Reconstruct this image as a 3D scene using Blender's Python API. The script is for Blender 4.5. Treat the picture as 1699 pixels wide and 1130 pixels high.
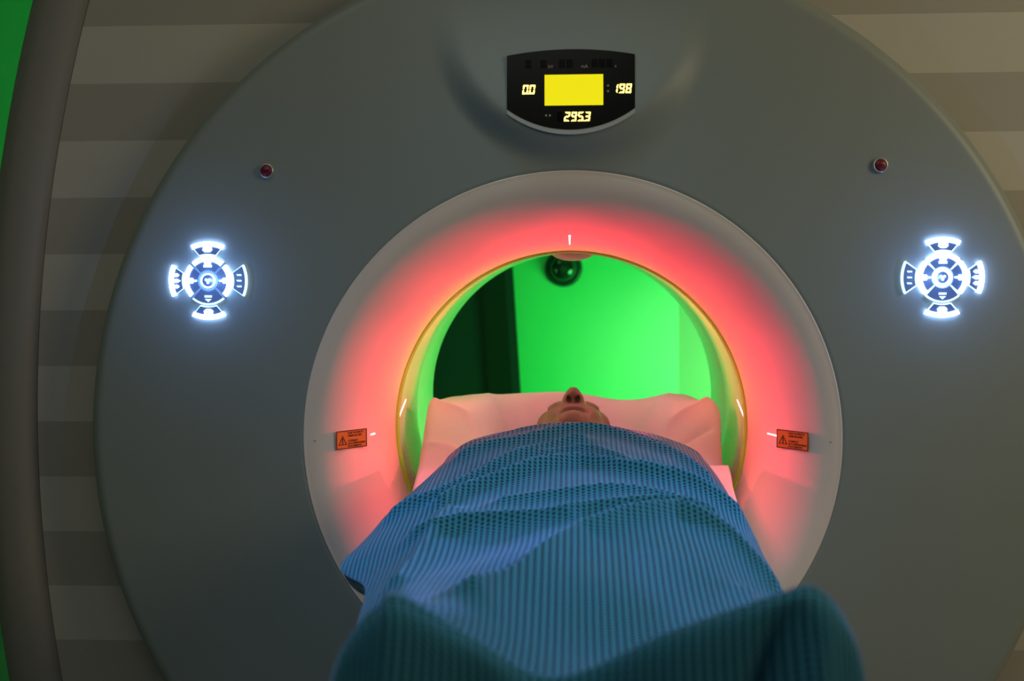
import bpy, bmesh, math, random
import numpy as np
from mathutils import Vector, Matrix

random.seed(4)
for o in list(bpy.data.objects):
    bpy.data.objects.remove(o, do_unlink=True)
scene = bpy.context.scene
COL = scene.collection
PI = math.pi

# ------------------------------------------------------------------ camera
cam_d = bpy.data.cameras.new('camera')
cam_d.sensor_fit = 'HORIZONTAL'
cam_d.sensor_width = 36.0
cam_d.lens = 36.0 * 2000.0 / 1699.0
cam_d.clip_start = 0.05
cam_d.dof.use_dof = True
cam_d.dof.focus_distance = 2.28
cam_d.dof.aperture_fstop = 3.4
cam = bpy.data.objects.new('camera', cam_d)
COL.objects.link(cam)
YAW, PITCH, ROLL = 0.052, 0.0625, -0.0051
fwd = Vector((-math.sin(YAW) * math.cos(PITCH), math.cos(YAW) * math.cos(PITCH), -math.sin(PITCH)))
rgt = fwd.cross(Vector((0, 0, 1))).normalized()
upv = rgt.cross(fwd)
rgt, upv = (math.cos(ROLL) * rgt + math.sin(ROLL) * upv), (-math.sin(ROLL) * rgt + math.cos(ROLL) * upv)
mw = Matrix((rgt, upv, -fwd)).transposed().to_4x4()
mw.translation = Vector((0.009, -2.1893, 1.3223))
cam.matrix_world = mw
scene.camera = cam

# ------------------------------------------------------------------ world, exposure
world = bpy.data.worlds.new('dim_room_air')
scene.world = world
world.use_nodes = True
world.node_tree.nodes['Background'].inputs[0].default_value = (0.5, 0.62, 0.8, 1)
world.node_tree.nodes['Background'].inputs[1].default_value = 0.003
scene.view_settings.view_transform = 'Standard'
scene.view_settings.look = 'None'
scene.view_settings.gamma = 1.0
scene.view_settings.exposure = 0.0
scene.view_settings.use_curve_mapping = False


# ------------------------------------------------------------------ room lamps and added lights
def area(name, loc, target, size, watts, color, size_y=None):
    d = bpy.data.lights.new(name, 'AREA')
    d.shape = 'RECTANGLE'
    d.size = size
    d.size_y = size_y or size
    d.energy = watts
    d.color = color
    o = bpy.data.objects.new(name, d)
    COL.objects.link(o)
    o.location = loc
    o.rotation_euler = (Vector(target) - Vector(loc)).to_track_quat('-Z', 'Y').to_euler()
    return o


def lamp(name, kind, loc, watts, color, radius=0.0, target=None, size=1.0, blend=1.0):
    d = bpy.data.lights.new(name, kind)
    d.energy = watts
    d.color = color
    d.shadow_soft_size = radius
    if kind == 'SPOT':
        d.spot_size = size
        d.spot_blend = blend
    o = bpy.data.objects.new(name, d)
    COL.objects.link(o)
    o.location = loc
    if target is not None:
        o.rotation_euler = (Vector(target) - Vector(loc)).to_track_quat('-Z', 'Y').to_euler()
    return o


area('warm_wall_lamp', (2.25, -1.35, 2.0), (0.9, 0.1, 1.5), 1.0, 15.0, (1.0, 0.86, 0.52))
cool = area('cool_ceiling_lamp', (-0.1, -0.50, 2.62), (0, -0.50, 0.9), 0.45, 1.25, (0.42, 0.74, 1.0), 0.3)
cool.data.spread = math.radians(62)
area('room_fill_lamp', (-0.6, -1.75, 2.70), (-0.6, -1.6, 0.0), 1.6, 6.0, (1.0, 0.98, 0.82))  # unseen lamp added as neutral fill over the front room
area('green_room_lamp', (1.15, 1.75, 0.55), (0.1, 2.6, 1.0), 0.7, 23.0, (0.05, 1.0, 0.17))
lamp('oblique_wall_fill', 'SPOT', (1.2, 1.55, 1.0), 36.0, (1.0, 0.70, 0.60), 0.0, (0.66, 2.46, 0.95), math.radians(44), 1.0)  # unseen spot added to make the oblique wall paler
area('green_room_ceiling_lamp', (-1.0, 1.6, 2.6), (-1.2, 2.4, 0.9), 0.6, 2.5, (0.10, 1.0, 0.22))
area('green_bore_fill', (0.95, 2.05, 0.98), (-0.3, 0.35, 1.10), 0.35, 9.0, (0.22, 1.0, 0.16))  # two unseen lamps added behind the gantry to green the tunnel walls
area('green_bore_fill', (-0.95, 2.05, 0.98), (0.3, 0.35, 1.10), 0.35, 6.0, (0.14, 1.0, 0.22))
# unseen red spots added in the throat and bore for the red glow
for a0, a1, w in ((24, 178, 16), (156, 2, 16), (14, 156, 11), (166, 24, 11), (8, 134, 10), (172, 46, 10),
                  (2, 112, 9), (178, 68, 9), (20, 95, 7), (160, 85, 7)):
    a, b = math.radians(a0), math.radians(a1)
    p = (0.340 * math.cos(a), 0.215, 1.0 + 0.340 * math.sin(a))
    t = (0.42 * math.cos(b), 0.03, 1.0 + 0.42 * math.sin(b))
    lamp('red_throat_fill', 'SPOT', p, w, (1.0, 0.045, 0.075), 0.0, t, math.radians(40), 1.0)
for a0, a1, w in ((98, 206, 5), (82, -26, 5), (110, 198, 4.5), (70, -18, 4.5), (84, 212, 5), (96, -32, 5)):
    a, b = math.radians(a0), math.radians(a1)
    lamp('red_throat_fill', 'SPOT', (0.355 * math.cos(a), 0.13, 1.0 + 0.355 * math.sin(a)), w, (1.0, 0.045, 0.075), 0.0,
         (0.43 * math.cos(b), -0.01, 1.0 + 0.43 * math.sin(b)), math.radians(32), 1.0)
for a0, a1, w in ((60, 200, 9), (120, -20, 9), (30, 140, 8), (150, 40, 8)):
    a, b = math.radians(a0), math.radians(a1)
    lamp('red_throat_fill', 'SPOT', (0.375 * math.cos(a), 0.09, 1.0 + 0.375 * math.sin(a)), w, (1.0, 0.22, 0.16), 0.0,
         (0.47 * math.cos(b), -0.12, 1.0 + 0.47 * math.sin(b)), math.radians(90), 1.0)
for a0, a1, w in ((40, 156, 12), (140, 24, 12), (16, 124, 12), (164, 56, 12)):  # further unseen spots, added to redden the front of the tunnel
    a, b = math.radians(a0), math.radians(a1)
    lamp('red_bore_fill', 'SPOT', (0.338 * math.cos(a), 0.38, 1.0 + 0.338 * math.sin(a)), w, (1.0, 0.10, 0.06), 0.0,
         (0.34 * math.cos(b), 0.34, 1.0 + 0.34 * math.sin(b)), math.radians(36), 1.0)
for a0 in (50, 90, 130):
    a = math.radians(a0)
    lamp('red_bore_fill', 'SPOT', (0.335 * math.cos(a), 0.42, 1.0 + 0.335 * math.sin(a)), 0.8, (1.0, 0.18, 0.40), 0.0, (-0.1 * math.cos(a), 0.40, 0.95), math.radians(150), 1.0)


# ------------------------------------------------------------------ materials
def mat(name, color, rough=0.5, metal=0.0, spec=0.5, emit=None, estr=0.0, noise=0.0, nscale=40.0, bump=0.0, bscale=300.0,
        trans=0.0, sheen=0.0, sss=0.0, coat=0.0):
    m = bpy.data.materials.new(name)
    m.use_nodes = True
    nt = m.node_tree
    b = nt.nodes['Principled BSDF']
    b.inputs['Base Color'].default_value = (*color, 1)
    b.inputs['Roughness'].default_value = rough
    b.inputs['Metallic'].default_value = metal
    b.inputs['Specular IOR Level'].default_value = spec
    b.inputs['Transmission Weight'].default_value = trans
    b.inputs['Sheen Weight'].default_value = sheen
    b.inputs['Coat Weight'].default_value = coat
    if sss:
        b.inputs['Subsurface Weight'].default_value = sss
        b.inputs['Subsurface Radius'].default_value = (0.012, 0.004, 0.002)
        b.inputs['Subsurface Scale'].default_value = 0.6
    if emit:
        b.inputs['Emission Color'].default_value = (*emit, 1)
        b.inputs['Emission Strength'].default_value = estr
    tc = nt.nodes.new('ShaderNodeTexCoord')
    if noise:
        n = nt.nodes.new('ShaderNodeTexNoise')
        n.inputs['Scale'].default_value = nscale
        n.inputs['Detail'].default_value = 4
        nt.links.new(tc.outputs['Object'], n.inputs['Vector'])
        r = nt.nodes.new('ShaderNodeMix')
        r.data_type = 'RGBA'
        r.inputs['A'].default_value = (*[c * (1 - noise) for c in color], 1)
        r.inputs['B'].default_value = (*[min(1, c * (1 + noise)) for c in color], 1)
        nt.links.new(n.outputs['Fac'], r.inputs['Factor'])
        nt.links.new(r.outputs['Result'], b.inputs['Base Color'])
    if bump:
        n2 = nt.nodes.new('ShaderNodeTexNoise')
        n2.inputs['Scale'].default_value = bscale
        n2.inputs['Detail'].default_value = 3
        nt.links.new(tc.outputs['Object'], n2.inputs['Vector'])
        bp = nt.nodes.new('ShaderNodeBump')
        bp.inputs['Strength'].default_value = bump
        bp.inputs['Distance'].default_value = 0.002
        nt.links.new(n2.outputs['Fac'], bp.inputs['Height'])
        nt.links.new(bp.outputs['Normal'], b.inputs['Normal'])
    return m


M = {
    'cover': mat('grey_scanner_cover', (0.285, 0.315, 0.29), 0.42, noise=0.03, nscale=6, bump=0.04, bscale=900),
    'funnel': mat('cream_funnel_plastic', (0.92, 0.76, 0.66), 0.36, noise=0.02, nscale=8, bump=0.03, bscale=1200),
    'tunnel': mat('tunnel_plastic', (0.82, 0.80, 0.66), 0.30, noise=0.02, nscale=8),
    'tunnel_rear': mat('rear_tunnel_plastic', (0.72, 0.80, 0.70), 0.28, noise=0.02, nscale=8),
    'acrylic': mat('green_lit_acrylic', (0.55, 0.95, 0.07), 0.12, coat=0.6),  # clear acrylic; the green light it picks up is put into the colour
    'edge_shade': mat('black_edge_shade', (0.012, 0.012, 0.013), 0.7, noise=0.1),  # shade at the cover edge, put in as a black colour
    'rim': mat('silver_rim_paint', (0.45, 0.45, 0.43), 0.35, noise=0.03),
    'housing': mat('rear_housing_paint', (0.55, 0.56, 0.55), 0.5, noise=0.04),
    'glass': mat('black_display_glass', (0.009, 0.009, 0.008), 0.2, noise=0.1, spec=0.2),
    'screen': mat('yellow_backlit_screen', (0.3, 0.27, 0.0), 0.5, emit=(0.80, 0.70, 0.0), estr=1.0),
    'digit': mat('amber_digit_glow', (0.9, 0.6, 0.1), 0.4, emit=(1.0, 0.62, 0.09), estr=6.0),
    'window': mat('unlit_digit_window', (0.002, 0.002, 0.002), 0.2, noise=0.1, spec=0.12),
    'print': mat('faint_brown_print', (0.55, 0.36, 0.28), 0.6, noise=0.05),
    'key': mat('dark_blue_key_plastic', (0.06, 0.08, 0.13), 0.3, emit=(0.10, 0.18, 0.42), estr=0.32),
    'key_light': mat('white_blue_key_light', (0.8, 0.9, 1.0), 0.4, emit=(0.30, 0.50, 1.0), estr=12.0),
    'key_dim': mat('dim_key_light', (0.8, 0.9, 1.0), 0.4, emit=(0.45, 0.72, 1.0), estr=1.8),
    'key_ring': mat('grey_key_ring', (0.30, 0.40, 0.52), 0.35, emit=(0.3, 0.5, 0.9), estr=0.25),
    'stop': mat('red_stop_button', (0.22, 0.012, 0.03), 0.35, noise=0.05),
    'stop_dark': mat('dark_red_print', (0.06, 0.0, 0.008), 0.5, noise=0.05),
    'collar': mat('metal_collar', (0.62, 0.62, 0.66), 0.30, metal=0.7, noise=0.03),
    'sticker': mat('orange_sticker', (0.52, 0.24, 0.02), 0.5, noise=0.04),
    'ink': mat('dark_sticker_ink', (0.05, 0.012, 0.004), 0.6, noise=0.05),
    'laser': mat('laser_mark_glow', (1, 0.6, 0.6), 0.3, emit=(1.0, 0.42, 0.42), estr=3.0),  # bright laser marks put into the material as emission
    'stripe_light': mat('light_wall_stripe', (0.56, 0.525, 0.455), 0.7, noise=0.03, nscale=15),
    'stripe_dark': mat('dark_wall_stripe', (0.41, 0.38, 0.325), 0.7, noise=0.03, nscale=15),
    'wallcore': mat('wall_core_paint', (0.45, 0.42, 0.37), 0.8, noise=0.03),
    'archtrim': mat('grey_brown_arch_paint', (0.26, 0.245, 0.215), 0.7, noise=0.04, nscale=10),
    'greenwall': mat('green_wall_paint', (0.22, 0.82, 0.42), 0.75, noise=0.02, nscale=5),
    'greenwall_lit': mat('green_wall_paint_lit', (0.42, 0.92, 0.52), 0.7, noise=0.02, nscale=5),  # green wall again, the stronger light on it put into a paler colour
    'roomwall': mat('room_wall_paint', (0.45, 0.44, 0.42), 0.8, noise=0.04, nscale=8),
    'floor': mat('grey_vinyl_floor', (0.16, 0.17, 0.18), 0.45, noise=0.15, nscale=20),
    'ceiling': mat('ceiling_paint', (0.5, 0.5, 0.5), 0.85, noise=0.03),
    'darkpanel': mat('dark_green_panel', (0.016, 0.024, 0.034), 0.55, noise=0.15, nscale=4),
    'blackpanel': mat('black_panel', (0.003, 0.003, 0.004), 0.7, noise=0.1),
    'dome': mat('dark_dome_glass', (0.008, 0.02, 0.02), 0.10, noise=0.1, coat=0.5),
    'domering': mat('dark_dome_ring', (0.02, 0.04, 0.035), 0.4, noise=0.1),
    'tablebody': mat('table_plastic', (0.55, 0.56, 0.56), 0.4, noise=0.03),
    'mattress': mat('dark_mattress_vinyl', (0.05, 0.055, 0.06), 0.5, noise=0.1),
    'skin': mat('skin', (0.23, 0.17, 0.14), 0.48, noise=0.08, nscale=60, bump=0.12, bscale=700, sss=0.12),
    'hair': mat('dark_brown_hair', (0.03, 0.02, 0.014), 0.6, noise=0.3, nscale=200, bump=0.5, bscale=400),
    'pillow': mat('pillow_cotton', (0.7, 0.68, 0.66), 0.8, noise=0.03),
    'paper': mat('white_nonwoven_paper', (0.72, 0.73, 0.78), 0.85, noise=0.03, nscale=120, bump=0.25, bscale=420),
}


def blanket_material():
    """cellular weave: soft ribs along the body, rows of small staggered holes between them; uv is in metres"""
    m = bpy.data.materials.new('blue_cellular_weave')
    m.use_nodes = True
    nt = m.node_tree
    b = nt.nodes['Principled BSDF']
    b.inputs['Roughness'].default_value = 0.9
    b.inputs['Specular IOR Level'].default_value = 0.15
    b.inputs['Sheen Weight'].default_value = 0.9
    b.inputs['Sheen Roughness'].default_value = 0.3
    b.inputs['Sheen Tint'].default_value = (0.45, 0.62, 1.0, 1)
    uv = nt.nodes.new('ShaderNodeUVMap')
    uv.uv_map = 'UVMap'
    sep = nt.nodes.new('ShaderNodeSeparateXYZ')
    nt.links.new(uv.outputs['UV'], sep.inputs[0])

    def mth(op, a, bb=None, c=None):
        n = nt.nodes.new('ShaderNodeMath')
        n.operation = op
        for i, v in enumerate((a, bb, c)):
            if v is None:
                continue
            if isinstance(v, (int, float)):
                n.inputs[i].default_value = v
            else:
                nt.links.new(v, n.inputs[i])
        return n.outputs[0]

    pu, pv = 0.0087, 0.0060
    su = mth('DIVIDE', sep.outputs[0], pu)
    fu = mth('FLOOR', su)
    odd = mth('MODULO', mth('ABSOLUTE', fu), 2.0)
    sv = mth('ADD', mth('DIVIDE', sep.outputs[1], pv), mth('MULTIPLY', odd, 0.5))
    cu = mth('SUBTRACT', mth('FRACT', su), 0.5)
    cv = mth('SUBTRACT', mth('FRACT', sv), 0.5)
    r2 = mth('ADD', mth('POWER', mth('DIVIDE', cu, 0.30), 2.0), mth('POWER', mth('DIVIDE', cv, 0.42), 2.0))
    hole = nt.nodes.new('ShaderNodeMapRange')
    hole.interpolation_type = 'SMOOTHSTEP'
    nt.links.new(r2, hole.inputs['Value'])
    hole.inputs['From Min'].default_value = 0.35
    hole.inputs['From Max'].default_value = 1.5
    hole.inputs['To Min'].default_value = 0.0
    hole.inputs['To Max'].default_value = 1.0
    mix = nt.nodes.new('ShaderNodeMix')
    mix.data_type = 'RGBA'
    mix.inputs['A'].default_value = (0.003, 0.058, 0.098, 1)
    mix.inputs['B'].default_value = (0.050, 0.235, 0.335, 1)
    nt.links.new(hole.outputs['Result'], mix.inputs['Factor'])
    nt.links.new(mix.outputs['Result'], b.inputs['Base Color'])
    bp = nt.nodes.new('ShaderNodeBump')
    bp.inputs['Strength'].default_value = 0.55
    bp.inputs['Distance'].default_value = 0.0018
    nt.links.new(hole.outputs['Result'], bp.inputs['Height'])
    nt.links.new(bp.outputs['Normal'], b.inputs['Normal'])
    return m


M['blanket'] = blanket_material()


# ------------------------------------------------------------------ mesh helpers
def obj(name, verts, faces, m, parent=None, smooth=False, loc=None):
    me = bpy.data.meshes.new(name)
    me.from_pydata([tuple(map(float, v)) for v in verts], [], [tuple(map(int, f)) for f in faces])
    me.update()
    bm = bmesh.new()
    bm.from_mesh(me)
    bmesh.ops.recalc_face_normals(bm, faces=bm.faces)
    bm.to_mesh(me)
    bm.free()
    me.materials.append(M[m])
    if smooth:
        me.polygons.foreach_set('use_smooth', [True] * len(me.polygons))
    o = bpy.data.objects.new(name, me)
    COL.objects.link(o)
    if parent is not None:
        o.parent = parent
    if loc is not None:
        o.location = loc
    return o


def empty(name, loc=(0, 0, 0)):
    o = bpy.data.objects.new(name, None)
    o.empty_display_size = 0.1
    COL.objects.link(o)
    o.location = loc
    return o


def tag(o, label=None, cat=None, group=None, kind=None):
    if label:
        o['label'] = label
    if cat:
        o['category'] = cat
    if group:
        o['group'] = group
    if kind:
        o['kind'] = kind
    return o


def box(x0, x1, y0, y1, z0, z1):
    v = [(x, y, z) for x in (x0, x1) for y in (y0, y1) for z in (z0, z1)]
    f = [(0, 1, 3, 2), (4, 6, 7, 5), (0, 4, 5, 1), (2, 3, 7, 6), (0, 2, 6, 4), (1, 5, 7, 3)]
    return v, f


def prism(poly, y0, y1):
    """polygon in (x, z) given a thickness along y"""
    n = len(poly)
    v = [(x, y0, z) for x, z in poly] + [(x, y1, z) for x, z in poly]
    f = [tuple(range(n)), tuple(range(2 * n - 1, n - 1, -1))]
    f += [(i, (i + 1) % n, n + (i + 1) % n, n + i) for i in range(n)]
    return v, f


def strip_prism(outer, inner, y0, y1):
    """ring-like strip between two matching (x, z) polylines, closed at both ends, with thickness"""
    n = len(outer)
    v = []
    for y in (y0, y1):
        v += [(x, y, z) for x, z in outer] + [(x, y, z) for x, z in inner]
    f = []
    for i in range(n - 1):
        f.append((i, i + 1, n + i + 1, n + i))
        f.append((2 * n + i, 3 * n + i, 3 * n + i + 1, 2 * n + i + 1))
        f.append((i, 2 * n + i, 2 * n + i + 1, i + 1))
        f.append((n + i, n + i + 1, 3 * n + i + 1, 3 * n + i))
    f.append((0, n, 3 * n, 2 * n))
    f.append((n - 1, 3 * n - 1, 4 * n - 1, 2 * n - 1))
    return v, f


def sector(cx, cz, r0, r1, a0, a1, y0, y1, n=20):
    """annular sector prism, angles in degrees, 0 = +x, 90 = up"""
    A = [math.radians(a0 + (a1 - a0) * i / (n - 1)) for i in range(n)]
    return strip_prism([(cx + r1 * math.cos(a), cz + r1 * math.sin(a)) for a in A],
                       [(cx + r0 * math.cos(a), cz + r0 * math.sin(a)) for a in A], y0, y1)


def lathe(profile, n=180, cz=1.0, cx=0.0):
    """profile of (r, y) spun about the bore axis"""
    k = len(profile)
    v = [(cx + r * math.cos(2 * PI * i / n), y, cz + r * math.sin(2 * PI * i / n)) for i in range(n) for r, y in profile]
    f = []
    for i in range(n):
        j = (i + 1) % n
        for q in range(k - 1):
            f.append((i * k + q, i * k + q + 1, j * k + q + 1, j * k + q))
    return v, f


def merge(*parts):
    V, Fc = [], []
    for v, f in parts:
        o = len(V)
        V += list(v)
        Fc += [tuple(i + o for i in q) for q in f]
    return V, Fc


def grid_faces(nr, nc):
    i = np.arange((nr - 1) * nc).reshape(nr - 1, nc)[:, :-1].ravel()
    return np.stack([i, i + 1, i + nc + 1, i + nc], 1)


def text_mesh(body, size, m, name, parent, loc, rot=(PI / 2, 0, 0), align='CENTER', width=1.0, bold=0.0):
    c = bpy.data.curves.new(name, 'FONT')
    c.body = body
    c.size = size
    c.align_x = align
    c.align_y = 'CENTER'
    c.extrude = 0.0002
    c.offset = bold
    t = bpy.data.objects.new(name, c)
    COL.objects.link(t)
    dg = bpy.context.evaluated_depsgraph_get()
    me = bpy.data.meshes.new_from_object(t.evaluated_get(dg))
    bpy.data.objects.remove(t, do_unlink=True)
    me.name = name
    me.materials.clear()
    me.materials.append(M[m])
    o = bpy.data.objects.new(name, me)
    COL.objects.link(o)
    o.location = loc
    o.rotation_euler = rot
    o.scale = (width, 1, 1)
    o.parent = parent
    return o


def catmull(P, n):
    P = np.asarray(P, float)
    k = len(P)
    Q = np.vstack([2 * P[0] - P[1], P, 2 * P[-1] - P[-2]])
    t = np.linspace(0, k - 1 - 1e-9, n)
    i = t.astype(int)
    f = (t - i)[:, None]
    a, b, c, d = Q[i], Q[i + 1], Q[i + 2], Q[i + 3]
    return .5 * ((2 * b) + (-a + c) * f + (2 * a - 5 * b + 4 * c - d) * f ** 2 + (-a + 3 * b - 3 * c + d) * f ** 3)


def sheet_surface(rows, nu, nv):
    R = np.array([[(x, y, z) for x, z in pts] for y, pts in rows])
    r, c, _ = R.shape
    A = catmull(R.transpose(1, 0, 2).reshape(c, -1), nu).reshape(nu, r, 3).transpose(1, 0, 2)
    return catmull(A.reshape(r, -1), nv).reshape(nv, nu, 3)


def sstep(a, b, x):
    t = np.clip((x - a) / (b - a), 0, 1)
    return t * t * (3 - 2 * t)


# ================================================================== the setting
def struct(name, vf, m, parent=None, smooth=False):
    o = obj(name, vf[0], vf[1], m, parent, smooth)
    if parent is None:
        o['kind'] = 'structure'
    return o


struct('floor', box(-3.6, 3.6, -4.0, 3.2, -0.05, 0.0), 'floor')
struct('ceiling', box(-3.6, 3.6, -4.0, 3.2, 2.75, 2.80), 'ceiling')
struct('wall_left', box(-3.65, -3.6, -4.0, 3.2, 0.0, 2.75), 'roomwall')
struct('wall_right', box(3.6, 3.65, -4.0, 3.2, 0.0, 2.75), 'roomwall')
struct('wall_front', box(-3.6, 3.6, -4.05, -4.0, 0.0, 2.75), 'roomwall')
tag(struct('wall_back', box(-3.6, 0.45, 2.60, 2.66, 0.0, 2.75), 'greenwall'), 'bright green painted wall of the room behind the scanner', None)
ob_poly = [(0.42, 2.60), (1.9, 1.75), (1.93, 1.80), (0.45, 2.66)]
ov = [(x, y, z) for z in (0.0, 2.75) for x, y in ob_poly]
struct('wall_oblique', (ov, [(0, 1, 2, 3), (7, 6, 5, 4), (0, 4, 5, 1), (1, 5, 6, 2), (2, 6, 7, 3), (3, 7, 4, 0)]), 'greenwall_lit')

# striped partition that the scanner stands in: slab with a round opening, its stripes and its curved end
ARC_X, ARC_Z, ARC_R = 1.97, 0.97, 3.0


def arc_x(z, R=ARC_R):
    return ARC_X - math.sqrt(R * R - (z - ARC_Z) ** 2)


HOLE = 0.87
XR = 3.6
nA = 96
outer_l, inner_l = [], []
hz = [1.0 - HOLE * math.cos(PI * i / nA) for i in range(nA + 1)]
left_in = [(-HOLE * math.sin(PI * i / nA), hz[i]) for i in range(nA + 1)]
left_out = [(arc_x(z), z) for z in hz]
right_in = [(HOLE * math.sin(PI * i / nA), hz[i]) for i in range(nA + 1)]
right_out = [(XR, z) for z in hz]
zs_lo = [0.0 + 0.13 * i / 6 for i in range(7)]
zs_hi = [1.87 + 0.88 * i / 12 for i in range(13)]
core = merge(strip_prism(left_out, left_in, 0.102, 0.20), strip_prism(right_out, right_in, 0.102, 0.20),
             strip_prism([(XR, z) for z in zs_lo], [(arc_x(z), z) for z in zs_lo], 0.102, 0.20),
             strip_prism([(XR, z) for z in zs_hi], [(arc_x(z), z) for z in zs_hi], 0.102, 0.20))
wall_mid = struct('wall_partition', core, 'wallcore')
tag(wall_mid, 'partition with horizontal light and dark stripes around the scanner')
SP, Z0 = 0.1074, 1.7768
n_lo = -int(Z0 / SP)
for i in range(-9, 17):
    zt, zb = Z0 - i * SP, Z0 - (i + 1) * SP
    zt, zb = min(zt, 2.75), max(zb, 0.0)
    if zt - zb < 0.01:
        continue
    mname = 'stripe_light' if i % 2 == 0 else 'stripe_dark'
    zz = [zb + (zt - zb) * q / 8 for q in range(9)]

    def hx(z):
        d = HOLE * HOLE - (z - 1.0) ** 2
        return math.sqrt(d) if d > 0 else 0.0
    if zt < 1.0 - HOLE or zb > 1.0 + HOLE:
        obj('stripe_panel', *strip_prism([(XR, z) for z in zz], [(arc_x(z), z) for z in zz], 0.08, 0.1025), mname, wall_mid)
    else:
        obj('stripe_panel', *strip_prism([(-hx(z), z) for z in zz], [(arc_x(z), z) for z in zz], 0.08, 0.1025), mname, wall_mid)
        obj('stripe_panel', *strip_prism([(XR, z) for z in zz], [(hx(z), z) for z in zz], 0.08, 0.1025), mname, wall_mid)
# curved end piece of the partition, a softly rounded post that follows the arc
zz = [2.75 * i / 80 for i in range(81)]
sec = [(0.002, 0.072), (0.004, 0.060), (0.014, 0.050), (0.035, 0.044), (0.06, 0.044), (0.085, 0.05), (0.098, 0.065), (0.102, 0.09), (0.102, 0.21),
       (0.0, 0.21), (0.0, 0.09)]
tv = []
for z in zz:
    nx, nz = (arc_x(z) - ARC_X) / ARC_R, (z - ARC_Z) / ARC_R
    tv += [(arc_x(z) + q[0] * nx, q[1], z + q[0] * nz) for q in sec]
ks = len(sec)
tf = [(i * ks + j, i * ks + (j + 1) % ks, (i + 1) * ks + (j + 1) % ks, (i + 1) * ks + j) for i in range(80) for j in range(ks)]
tf += [tuple(range(ks)), tuple(range(80 * ks, 81 * ks))]
trim = struct('trim_1', (tv, tf), 'archtrim', smooth=True)
tag(trim, 'curved grey-brown end post of the striped partition')

# ================================================================== the scanner
scanner = empty('ct_scanner', (0, 0.4, 0))
tag(scanner, 'large grey round scanner gantry with a red-lit bore and glowing keypads', 'scanner')
BASE = Vector((0, 0.4, 0))


def part(name, vf, m, parent=scanner, smooth=True):
    """a part of the scanner; coordinates are given in the room, the Empty stands at the base"""
    off = BASE
    v = [(p[0] - off.x, p[1] - off.y, p[2] - off.z) for p in vf[0]]
    return obj(name, v, vf[1], m, parent, smooth)


def autosmooth(o, deg=35):
    me = o.data
    bm = bmesh.new()
    bm.from_mesh(me)
    for e in bm.edges:
        if len(e.link_faces) == 2 and e.calc_face_angle(0) > math.radians(deg):
            e.smooth = False
    bm.to_mesh(me)
    bm.free()


# front cover: polar grid with the swelling that carries the display
RG, RF = 0.8955, 0.4904
nth = 720
rr = list(np.concatenate([np.linspace(RF, 0.555, 8), np.linspace(0.56, 0.872, 95)]))
T = np.linspace(0, 2 * PI, nth, endpoint=False)
prof = [(r, 0.0) for r in rr]
prof = [(RF - 0.004, 0.05), (RF - 0.004, 0.0)] + [(r, 0.0) for r in rr[1:]]
for k in range(1, 9):
    a = k / 8 * PI / 2
    prof.append((0.872 + 0.0235 * math.sin(a), 0.022 * (1 - math.cos(a))))
prof += [(RG, 0.05), (RG - 0.012, 0.062), (0.80, 0.064)]
PR = np.array(prof)
X = PR[:, 0][None, :] * np.cos(T)[:, None]
Zc = 1.0 + PR[:, 0][None, :] * np.sin(T)[:, None]
Y = np.repeat(PR[:, 1][None, :], nth, 0)
BX, BZ, BR = 0.003, 1.752, 0.199


def swell(x, z):
    r = np.hypot(x - BX, z - BZ)
    plate = 0.028 - 0.02 * np.clip(z - 1.55, 0, 0.4)          # leans back a little towards the top
    plate = np.maximum(plate, 0.0)
    fade = 1 - sstep(1.57, 1.80, z)
    h = plate * fade * (1 - sstep(BR - 0.008, BR + 0.055, r)) 
    return h


Y = Y - np.where(Y < 0.03, swell(X, Zc), 0)
kk = len(prof)
cv = np.stack([X, Y, Zc], -1).reshape(-1, 3)
cf = []
for i in range(nth):
    j = (i + 1) % nth
    for q in range(kk - 1):
        cf.append((i * kk + q, i * kk + q + 1, j * kk + q + 1, j * kk + q))
cover = part('front_cover', (cv, cf), 'cover')
part('edge_shade_ring', lathe([(0.80, 0.066), (0.893, 0.066), (0.9035, 0.070), (0.9045, 0.0775), (0.80, 0.0785)], 240), 'edge_shade')  # dark ring put in for the gap and shadow band behind the cover
# funnel: flares from the cover face into the throat
fp = [(RF, 0.0005)]
for k in range(0, 33):
    t = k / 32 * PI / 2
    fp.append((0.4895 - 0.1395 * math.sin(t), -0.001 + 0.2 * (1 - math.cos(t))))
fp += [(0.3625, 0.2035), (0.4, 0.21)]
fp = [(RF + 0.0016, 0.002), (RF + 0.0016, -0.0002), (RF + 0.0008, -0.0010), (RF - 0.0002, -0.0013)] + fp[1:]
funnel = part('bore_funnel', lathe(fp[:-2] + [(0.3515, 0.2005), (0.356, 0.203), (0.40, 0.205)], 300), 'funnel')
part('throat_ring', lathe([(0.353, 0.2035), (0.3478, 0.2045), (0.3462, 0.2075), (0.3475, 0.2115), (0.3452, 0.214), (0.3448, 0.219), (0.3475, 0.223), (0.36, 0.2235)], 300), 'acrylic')
part('tunnel_liner', lathe([(0.36, 0.224), (0.3505, 0.2245), (0.3495, 0.228), (0.349, 0.526), (0.352, 0.529), (0.37, 0.53)], 240), 'tunnel')
part('rear_tunnel_liner', lathe([(0.37, 0.532), (0.3525, 0.5325), (0.3515, 0.536), (0.3505, 0.845), (0.352, 0.857), (0.358, 0.864), (0.40, 0.868)], 240), 'tunnel_rear')
part('rear_cover', lathe([(0.395, 0.866), (0.80, 0.866), (0.83, 0.855), (0.845, 0.83), (0.845, 0.26)], 200), 'housing')
part('drum_shell', lathe([(0.845, 0.265), (0.845, 0.08), (0.80, 0.07)], 200), 'housing')
bvf = box(-0.55, 0.55, 0.27, 0.84, 0.0, 0.30)
part('gantry_base', bvf, 'housing', smooth=False)
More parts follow.
